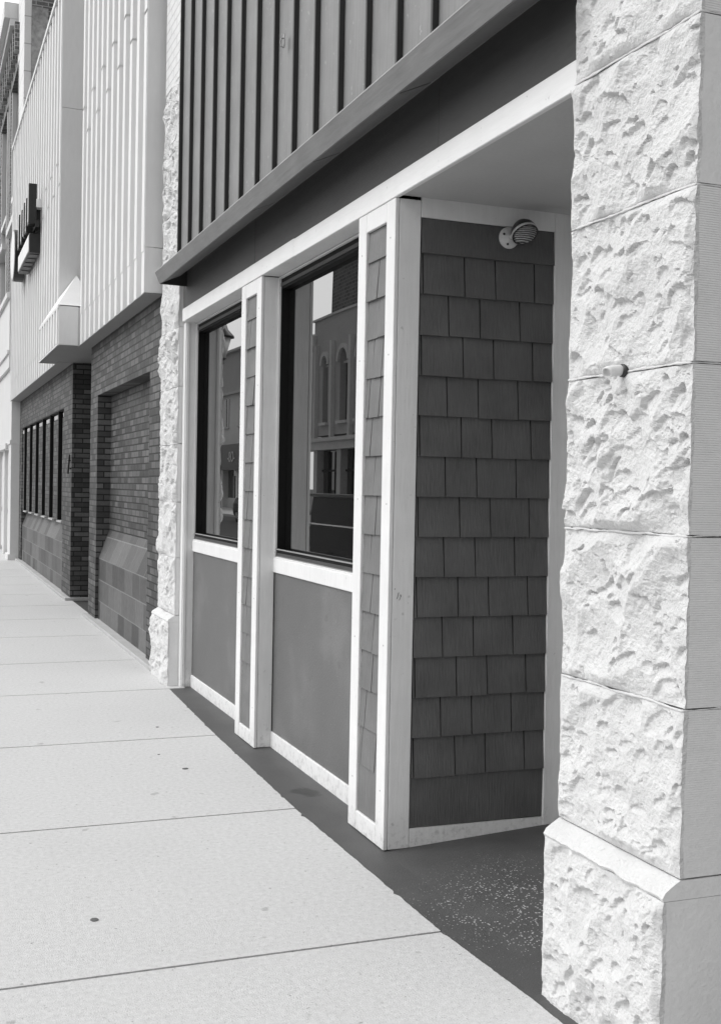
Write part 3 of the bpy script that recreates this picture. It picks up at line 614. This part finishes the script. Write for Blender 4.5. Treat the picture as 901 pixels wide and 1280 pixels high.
yy = 26.2
for i in range(5):
    y1 = yy+2.0
    wd = obj('window', boxes([(2.0, 2.12, yy, yy+.10, 5.6, 10.6), (2.0, 2.12, y1-.1, y1, 5.6, 10.6), (2.0, 2.12, yy+.1, y1-.1, 8.0, 8.12), (1.93, 2.12, yy-.05, y1+.05, 5.52, 5.66), (1.90, 2.1, yy-.05, y1+.05, 7.25, 7.4)], .004), pale2, OB)
    obj('pane', boxes([(2.1, 2.13, yy+.1, y1-.1, 5.66, 10.6)], 0), glass2, wd); yy += 3.4
obj('cornice', boxes([(1.80, 2.0, 26.3, 46, 11.45, 11.6), (1.68, 2.4, 26.3, 46, 11.6, 11.95)], .01), pale2, OB)
y = 25.9
while y < 45: obj('cornice_bracket', boxes([(1.88, 1.978, y, y+.25, 10.8, 11.4)], 0), far_brick, OB); y += .6
obj('building_body', boxes([(2.41, 12, 24.71, 46, 0, 11.8), (2.41, 12, 24.71, 29, 11.8, 15.9)], 0), rough_far, OB)
# pale shopfront at street level
obj('shopfront_pilaster', boxes([(1.80, 2.3, 24.46, 25.1, 0, 3.9), (1.775, 2.3, 24.452, 25.15, 2.36, 2.44), (1.76, 2.3, 24.45, 25.2, 0, .12)], .004), pale2, OB)
obj('shopfront_fascia', boxes([(1.74, 2.3, 24.455, 46, 3.905, 5.3), (1.68, 2.3, 24.45, 46, 5.3, 5.42), (1.70, 2.3, 24.452, 46, 4.18, 4.26)], .005), pale2, OB)
obj('shopfront_panel', boxes([(1.80, 2.3, 25.11, 46, 2.40, 3.9), (1.74, 2.3, 25.21, 46, 2.28, 2.40)], .004), pale2, OB)
y = 25.2
while y < 44:
    obj('shopfront_column', boxes([(1.83, 2.1, y+1.5, y+1.9, 0, 2.28)], .004), pale2, OB)
    obj('shopfront_door', boxes([(1.92, 2.2, y+.0, y+1.49, .05, 2.28), (1.90, 1.919, y+.08, y+1.42, .1, .9), (1.90, 1.919, y+.08, y+1.42, 1.0, 2.2)], .003), pale2, OB)
    y += 1.92

# ------------------------------------------------------------------ across the street (seen in the window glass)
XB = -17.0
B1 = thing('arched_stucco_building', 'grey stucco building with tall arched windows across the street, mirrored in the nearer window', 'building', (XB, 54, 0))
wins = [46.2, 49.4, 52.6, 55.4, 58.0, 60.9]    # centres
def arch_wall():
    """facade slab with arched openings"""
    bm = bmesh.new(); ylo, yhi, z0, z1 = 44.0, 62.95, 4.5, 11.0
    holes = []
    for c in wins: holes.append((c, .62 if c != 60.9 else .45, 5.2, 8.4))
    cuts = [ylo]+[v for (c, h, a, b) in holes for v in (c-h, c+h)]+[yhi]
    for i in range(0, len(cuts), 2): box(bm, XB-.5, XB, cuts[i], cuts[i+1], z0, z1, 0)
    for (c, h, a, b) in holes:
        box(bm, XB-.5, XB, c-h, c+h, z0, a, 0)
        n = 12; P = [(c+h*math.cos(math.pi*k/n), b+h*math.sin(math.pi*k/n)) for k in range(n+1)]
        prism(bm, [(c+h, z1), (c-h, z1)]+[P[k] for k in range(n, -1, -1)], 0, XB-.5, XB)
    return bm
obj('upper_wall', arch_wall(), opp_stucco, B1)
for c in wins:
    h = .62 if c != 60.9 else .45
    fr = bmesh.new(); n = 14
    for k in range(n):
        a, b = math.pi*k/n, math.pi*(k+1)/n
        pts = [(c+(h+o_)*math.cos(t), 8.4+(h+o_)*math.sin(t)) for t, o_ in ((a, .04), (a, .28), (b, .28), (b, .04))]
        prism(fr, pts, 0, XB+.001, XB+.12)
    box(fr, XB-.3, XB-.2, c-.05, c+.05, 5.2, 8.3, 0); box(fr, XB-.3, XB-.2, c-h, c+h, 8.3, 8.42, 0)
    box(fr, XB+.001, XB+.18, c-h-.15, c+h+.15, 5.05, 5.2, 0)
    wd = obj('arched_window', fr, opp_trim, B1)
    obj('pane', boxes([(XB-.40, XB-.34, c-h, c+h, 5.2, 8.3)], 0), glass2, wd)
    obj('fanlight', boxes([(XB-.40, XB-.33, c-h, c+h, 8.43, 9.1)], 0), opp_stucco, wd)
bm = bmesh.new()
for c in (47.8, 51, 54.0, 56.7, 59.5, 62.2): box(bm, XB+.001, XB+.22, c-.14, c+.14, 4.3, 9.6, 0); box(bm, XB+.001, XB+.16, c-.2, c+.2, 4.9, 5.1, 0)
obj('pilaster', bm, opp_trim, B1)
bm = bmesh.new(); tube(bm, (XB+.05, 62.85, 4.2), (XB+.05, 62.85, 9.3), .15, .15, 12); lathe(bm, (XB+.05, 62.85, 9.3), (0, 0, 1), [(0, .15), (.2, .3), (.9, .34), (1.0, .2)], 12); obj('corner_turret', bm, opp_trim, B1)
obj('parapet', boxes([(XB-.5, XB+.1, 43.9, 63.1, 11.001, 11.12)], 0), opp_trim, B1)
obj('cornice', boxes([(XB-.3, XB+.30, 44, 63.0, 4.15, 4.35), (XB-.3, XB+.12, 44, 63.0, 3.7, 4.149)], 0), opp_trim, B1)
sf = []
for y in (44.2, 47.9, 51.6, 55.0, 58.6, 62.4): sf.append((XB-.5, XB, y-.3, y+.3, 0, 3.69))
obj('shop_piers', boxes(sf, 0), opp_stucco, B1)
for a, b in zip((44.2, 47.9, 51.6, 55.0, 58.6), (47.9, 51.6, 55.0, 58.6, 62.4)):
    q = obj('shop_window', boxes([(XB-.4, XB-.3, a+.31+i*(b-a-.62)/3, a+.37+i*(b-a-.62)/3, 0, 3.6) for i in range(1, 3)]+[(XB-.4, XB-.3, a+.31, b-.31, 2.5, 2.6), (XB-.4, XB-.25, a+.31, b-.31, 0, .6)], 0), blackf, B1)
    obj('pane', boxes([(XB-.46, XB-.41, a+.31, b-.31, .6, 3.69)], 0), glass2, q)
obj('building_body', boxes([(XB-12.5, XB-.51, 44, 62.9, 0, 9.4), (XB-1.45, XB-.511, 44, 62.9, 9.4, 10.95)], 0), opp_stucco, B1)
B4 = thing('tall_brick_block', 'taller dark brick block rising behind the arched stucco building across the street', 'building', (XB-8, 50, 0))
obj('brick_wall', boxes([(XB-12, XB-1.5, 38, 64.3, 9.5, 14.35)], 0), opp_brick, B4); obj('coping', boxes([(XB-12.1, XB-1.4, 37.9, 64.4, 14.351, 14.5)], 0), opp_trim, B4)
bm = bmesh.new(); tube(bm, (XB-1.6, 61.4, 14.45), (XB-1.6, 61.4, 15.2), .04, .04, 8); tube(bm, (XB-1.6, 60.9, 15.1), (XB-1.6, 62.3, 14.9), .03, .03, 8); obj('roof_aerial', bm, signb, B4)
B2 = thing('pale_shop_building', 'pale two-storey shop building across the street, mirrored in the farther window', 'building', (XB, 84, 0))
obj('lower_wall', boxes([(XB-10, XB, 74, 96, 4.6, 8.28)], 0), opp_pale, B2)
obj('upper_band', boxes([(XB-10, XB+.05, 74, 96, 8.30, 11.15)], 0), opp_grey, B2)
obj('cornice', boxes([(XB-10, XB+.3, 73.9, 96.1, 11.151, 11.3), (XB, XB+.25, 74, 96, 8.16, 8.299)], 0), opp_trim, B2)
for y in (75.0, 78.2, 82.0, 85.6, 89.2, 92.8):
    wd = obj('window', boxes([(XB+.002, XB+.10, y-.08, y+1.38, 5.75, 5.85), (XB+.002, XB+.06, y+.62, y+.68, 5.9, 7.9)], 0), opp_trim, B2)
    obj('pane', boxes([(XB+.001, XB+.03, y, y+1.3, 5.85, 7.9)], 0), glass2, wd)
obj('shop_piers', boxes([(XB-.6, XB+.06, y-.3, y+.3, 0, 4.59) for y in (74.4, 79.3, 84, 89, 95.6)], 0), opp_pale, B2)
for a, b in ((74.4, 79.3), (79.3, 84), (84, 89), (89, 95.6)):
    q = obj('shop_window', boxes([(XB-.4, XB-.3, a+.31, b-.31, 0, .7), (XB-.4, XB-.3, (a+b)/2-.05, (a+b)/2+.05, .7, 2.3)], 0), opp_trim, B2)
    obj('pane', boxes([(XB-.46, XB-.41, a+.31, b-.31, .7, 4.59)], 0), glass2, q)
SB = thing('shop_sign', 'black sign board with small white letters over the pale shop across the street', 'sign', (XB+.3, 79.9, 3.5))
obj('sign_board', boxes([(XB+.1, XB+.4, 76.2, 83.6, 2.7, 4.55)], .01), signb, SB)
cu = bpy.data.curves.new('t', 'FONT'); cu.body = '-OB-'; cu.size = 1.05; cu.align_x = 'CENTER'; cu.align_y = 'CENTER'; cu.extrude = .02
to = bpy.data.objects.new('t', cu); S.collection.objects.link(to); dg = bpy.context.evaluated_depsgraph_get(); me = bpy.data.meshes.new_from_object(to.evaluated_get(dg))
bpy.data.objects.remove(to)
me.transform(Matrix.Translation((.125, -.2, .1)) @ Matrix.Rotation(math.pi/2, 4, 'Z') @ Matrix.Rotation(math.pi/2, 4, 'X'))
me.materials.append(signw); lo = bpy.data.objects.new('sign_lettering', me); S.collection.objects.link(lo); lo.parent = SB
# ------------------------------------------------------------------ street lamp
LP = thing('street_lamp', 'black lantern street lamp on a fluted post at the kerb', 'street lamp', (-1.25, 22.3, 0))
lx, ly = -1.79, 22.3
LP.location = (lx, ly, 0)
LP.location = (-1.35, 22.3, 0); lx = -1.35
bm = bmesh.new(); lathe(bm, (lx, ly, 0), (0, 0, 1), [(0, .17), (.25, .17), (.3, .11), (.6, .09), (.65, .06), (3.95, .045), (4.0, .08), (4.05, .08)], 16); obj('post', bm, signb, LP, True)
bm = bmesh.new(); lathe(bm, (lx, ly, 4.5), (0, 0, 1), [(0, .27), (.04, .26), (.16, .15), (.30, .10), (.34, .04), (.46, .02)], 16); lathe(bm, (lx, ly, 4.05), (0, 0, 1), [(0, .07), (.05, .13), (.06, .10)], 16); obj('lantern_cap', bm, signb, LP, True)
bm = bmesh.new(); lathe(bm, (lx, ly, 4.11), (0, 0, 1), [(0, .11), (.39, .21)], 12); obj('lantern_glass', bm, lampw, LP, True)

# ------------------------------------------------------------------ parked vehicles
TY = -1.45
def wheel(parent, x, y, r, wd, zg=-.145):
    bm = bmesh.new(); lathe(bm, (x-wd/2, y, r+zg), (1, 0, 0), [(0, r*.62), (.0, r*.93), (.03, r), (wd-.03, r), (wd, r*.93), (wd, r*.62)], 28); wh = obj('wheel', bm, rubber, parent, True)
    bm = bmesh.new(); lathe(bm, (x-wd/2-.004, y, r+zg), (1, 0, 0), [(0, r*.2), (.0, r*.6), (.03, r*.62), (wd-.02, r*.62), (wd+.008, r*.6), (wd+.008, r*.2)], 20); obj('rim', bm, chrome, wh, False)
def loft(bm, secs):
    """secs: list of (y, [(x,z)...]) closed rings"""
    R = [[bm.verts.new((x, y, z)) for x, z in pts] for y, pts in secs]; n = len(R[0])
    for A, B in zip(R, R[1:]):
        for i in range(n): bm.faces.new((A[i], A[(i+1) % n], B[(i+1) % n], B[i]))
    bm.faces.new(R[0][::-1]); bm.faces.new(R[-1]); return bm
def ring(cx, w, zb, zt, tap=.06): return [(cx-w, zb), (cx-w-.02, zb+.3*(zt-zb)), (cx-w-.01, zb+.75*(zt-zb)), (cx-w+tap, zt), (cx+w-tap, zt), (cx+w+.01, zb+.75*(zt-zb)), (cx+w+.02, zb+.3*(zt-zb)), (cx+w, zb)]
PK = thing('parked_pickup', 'dark pickup truck parked at the near kerb, mirrored in the nearer window', 'pickup truck', (-2.75, 18, -.145)); cx = -2.98
bm = loft(bmesh.new(), [(14.35, ring(cx, .86, .35, .85)), (14.5, ring(cx, .93, .28, 1.02)), (15.9, ring(cx, .95, .25, 1.16)), (16.0, ring(cx, .95, .25, 1.20)), (17.75, ring(cx, .95, .25, 1.22)), (17.8, ring(cx, .96, .25, 1.44, .03)), (19.95, ring(cx, .96, .30, 1.44, .03)), (20.0, ring(cx, .93, .35, 1.40, .03))])
obj('body', bm, car_paint, PK)
bm = bmesh.new(); box(bm, cx-.86, cx+.86, 17.9, 19.88, 1.441, 1.455, 0); box(bm, cx+.93, cx+.985, 17.82, 19.98, 1.445, 1.50, .01); box(bm, cx-.985, cx-.93, 17.82, 19.98, 1.445, 1.50, .01); obj('bed_rail', bm, frame_g, PK)
bm = loft(bmesh.new(), [(15.55, ring(cx, .84, 1.15, 1.19, .1)), (16.35, ring(cx, .80, 1.15, 1.78, .14)), (17.5, ring(cx, .80, 1.18, 1.80, .14)), (17.76, ring(cx, .82, 1.2, 1.30, .1))]); obj('cab', bm, glass2, PK)
bm = loft(bmesh.new(), [(16.3, ring(cx, .67, 1.775, 1.80, .02)), (17.5, ring(cx, .67, 1.79, 1.83, .02))]); obj('roof', bm, car_paint, PK)
bm = boxes([(cx+.965, cx+.985, 17.85, 19.9, .98, 1.005), (cx+.972, cx+.985, 14.9, 17.7, .80, .83)], 0); obj('side_moulding', bm, chrome, PK)
obj('door_handle', boxes([(cx+.965, cx+1.0, 17.2, 17.35, 1.05, 1.09)], .004), chrome, PK)
obj('bumper', boxes([(cx-.9, cx+.9, 20.0, 20.14, .38, .58)], .01), chrome, PK); obj('bumper', boxes([(cx-.9, cx+.9, 14.22, 14.36, .38, .58)], .01), chrome, PK)
for sx in (-.86, .86):
    for y in (15.3, 18.95): wheel(PK, cx+sx, y, .37, .24)
for ch in list(PK.children): ch.location.y += TY
CR = thing('parked_car', 'dark hatchback parked at the opposite kerb, mirrored in the farther window', 'car', (-10.9, 53, -.145)); cx = -11.1
bm = loft(bmesh.new(), [(50.8, ring(cx, .78, .3, .7)), (51.0, ring(cx, .85, .2, .82)), (52.0, ring(cx, .87, .15, .92)), (54.6, ring(cx, .87, .15, .95)), (55.0, ring(cx, .82, .25, .85))]); obj('body', bm, car_paint, CR)
bm = loft(bmesh.new(), [(51.9, ring(cx, .76, .9, .93, .1)), (52.7, ring(cx, .72, .9, 1.38, .16)), (54.0, ring(cx, .72, .9, 1.40, .16)), (54.85, ring(cx, .74, .93, .98, .1))]); obj('cabin', bm, glass2, CR)
for sx in (-.78, .78):
    for y in (51.7, 54.1): wheel(CR, cx+sx, y, .31, .2)
# ------------------------------------------------------------------ gum spots trodden flat on the sidewalk
gs = [(1.435, 6.397, .018, 'larger dark flattened gum spot near the shop strip'), (.629, 4.263, .016, 'dark flattened gum spot on the nearest wide sidewalk slab'), (1.502, 7.552, .011, 'small dark gum spot beyond the larger one, close to the far pier'), (1.36, 6.78, .007, 'tiny dark speck of gum between the two bigger gum spots')]
for x, y, r, lb in gs:
    bm = bmesh.new(); n = 18; top = []
    for i in range(n): a = 2*math.pi*i/n; k = r*(1+.25*noise.noise(Vector((math.cos(a)*1.3, math.sin(a)*1.3, x*9)))); top.append((x+k*math.cos(a), y+k*math.sin(a)))
    prism(bm, top, 2, .0003, .0022); tag(obj('gum_spot', bm, gumm), lb, 'gum spot', 'gum spots on the sidewalk')
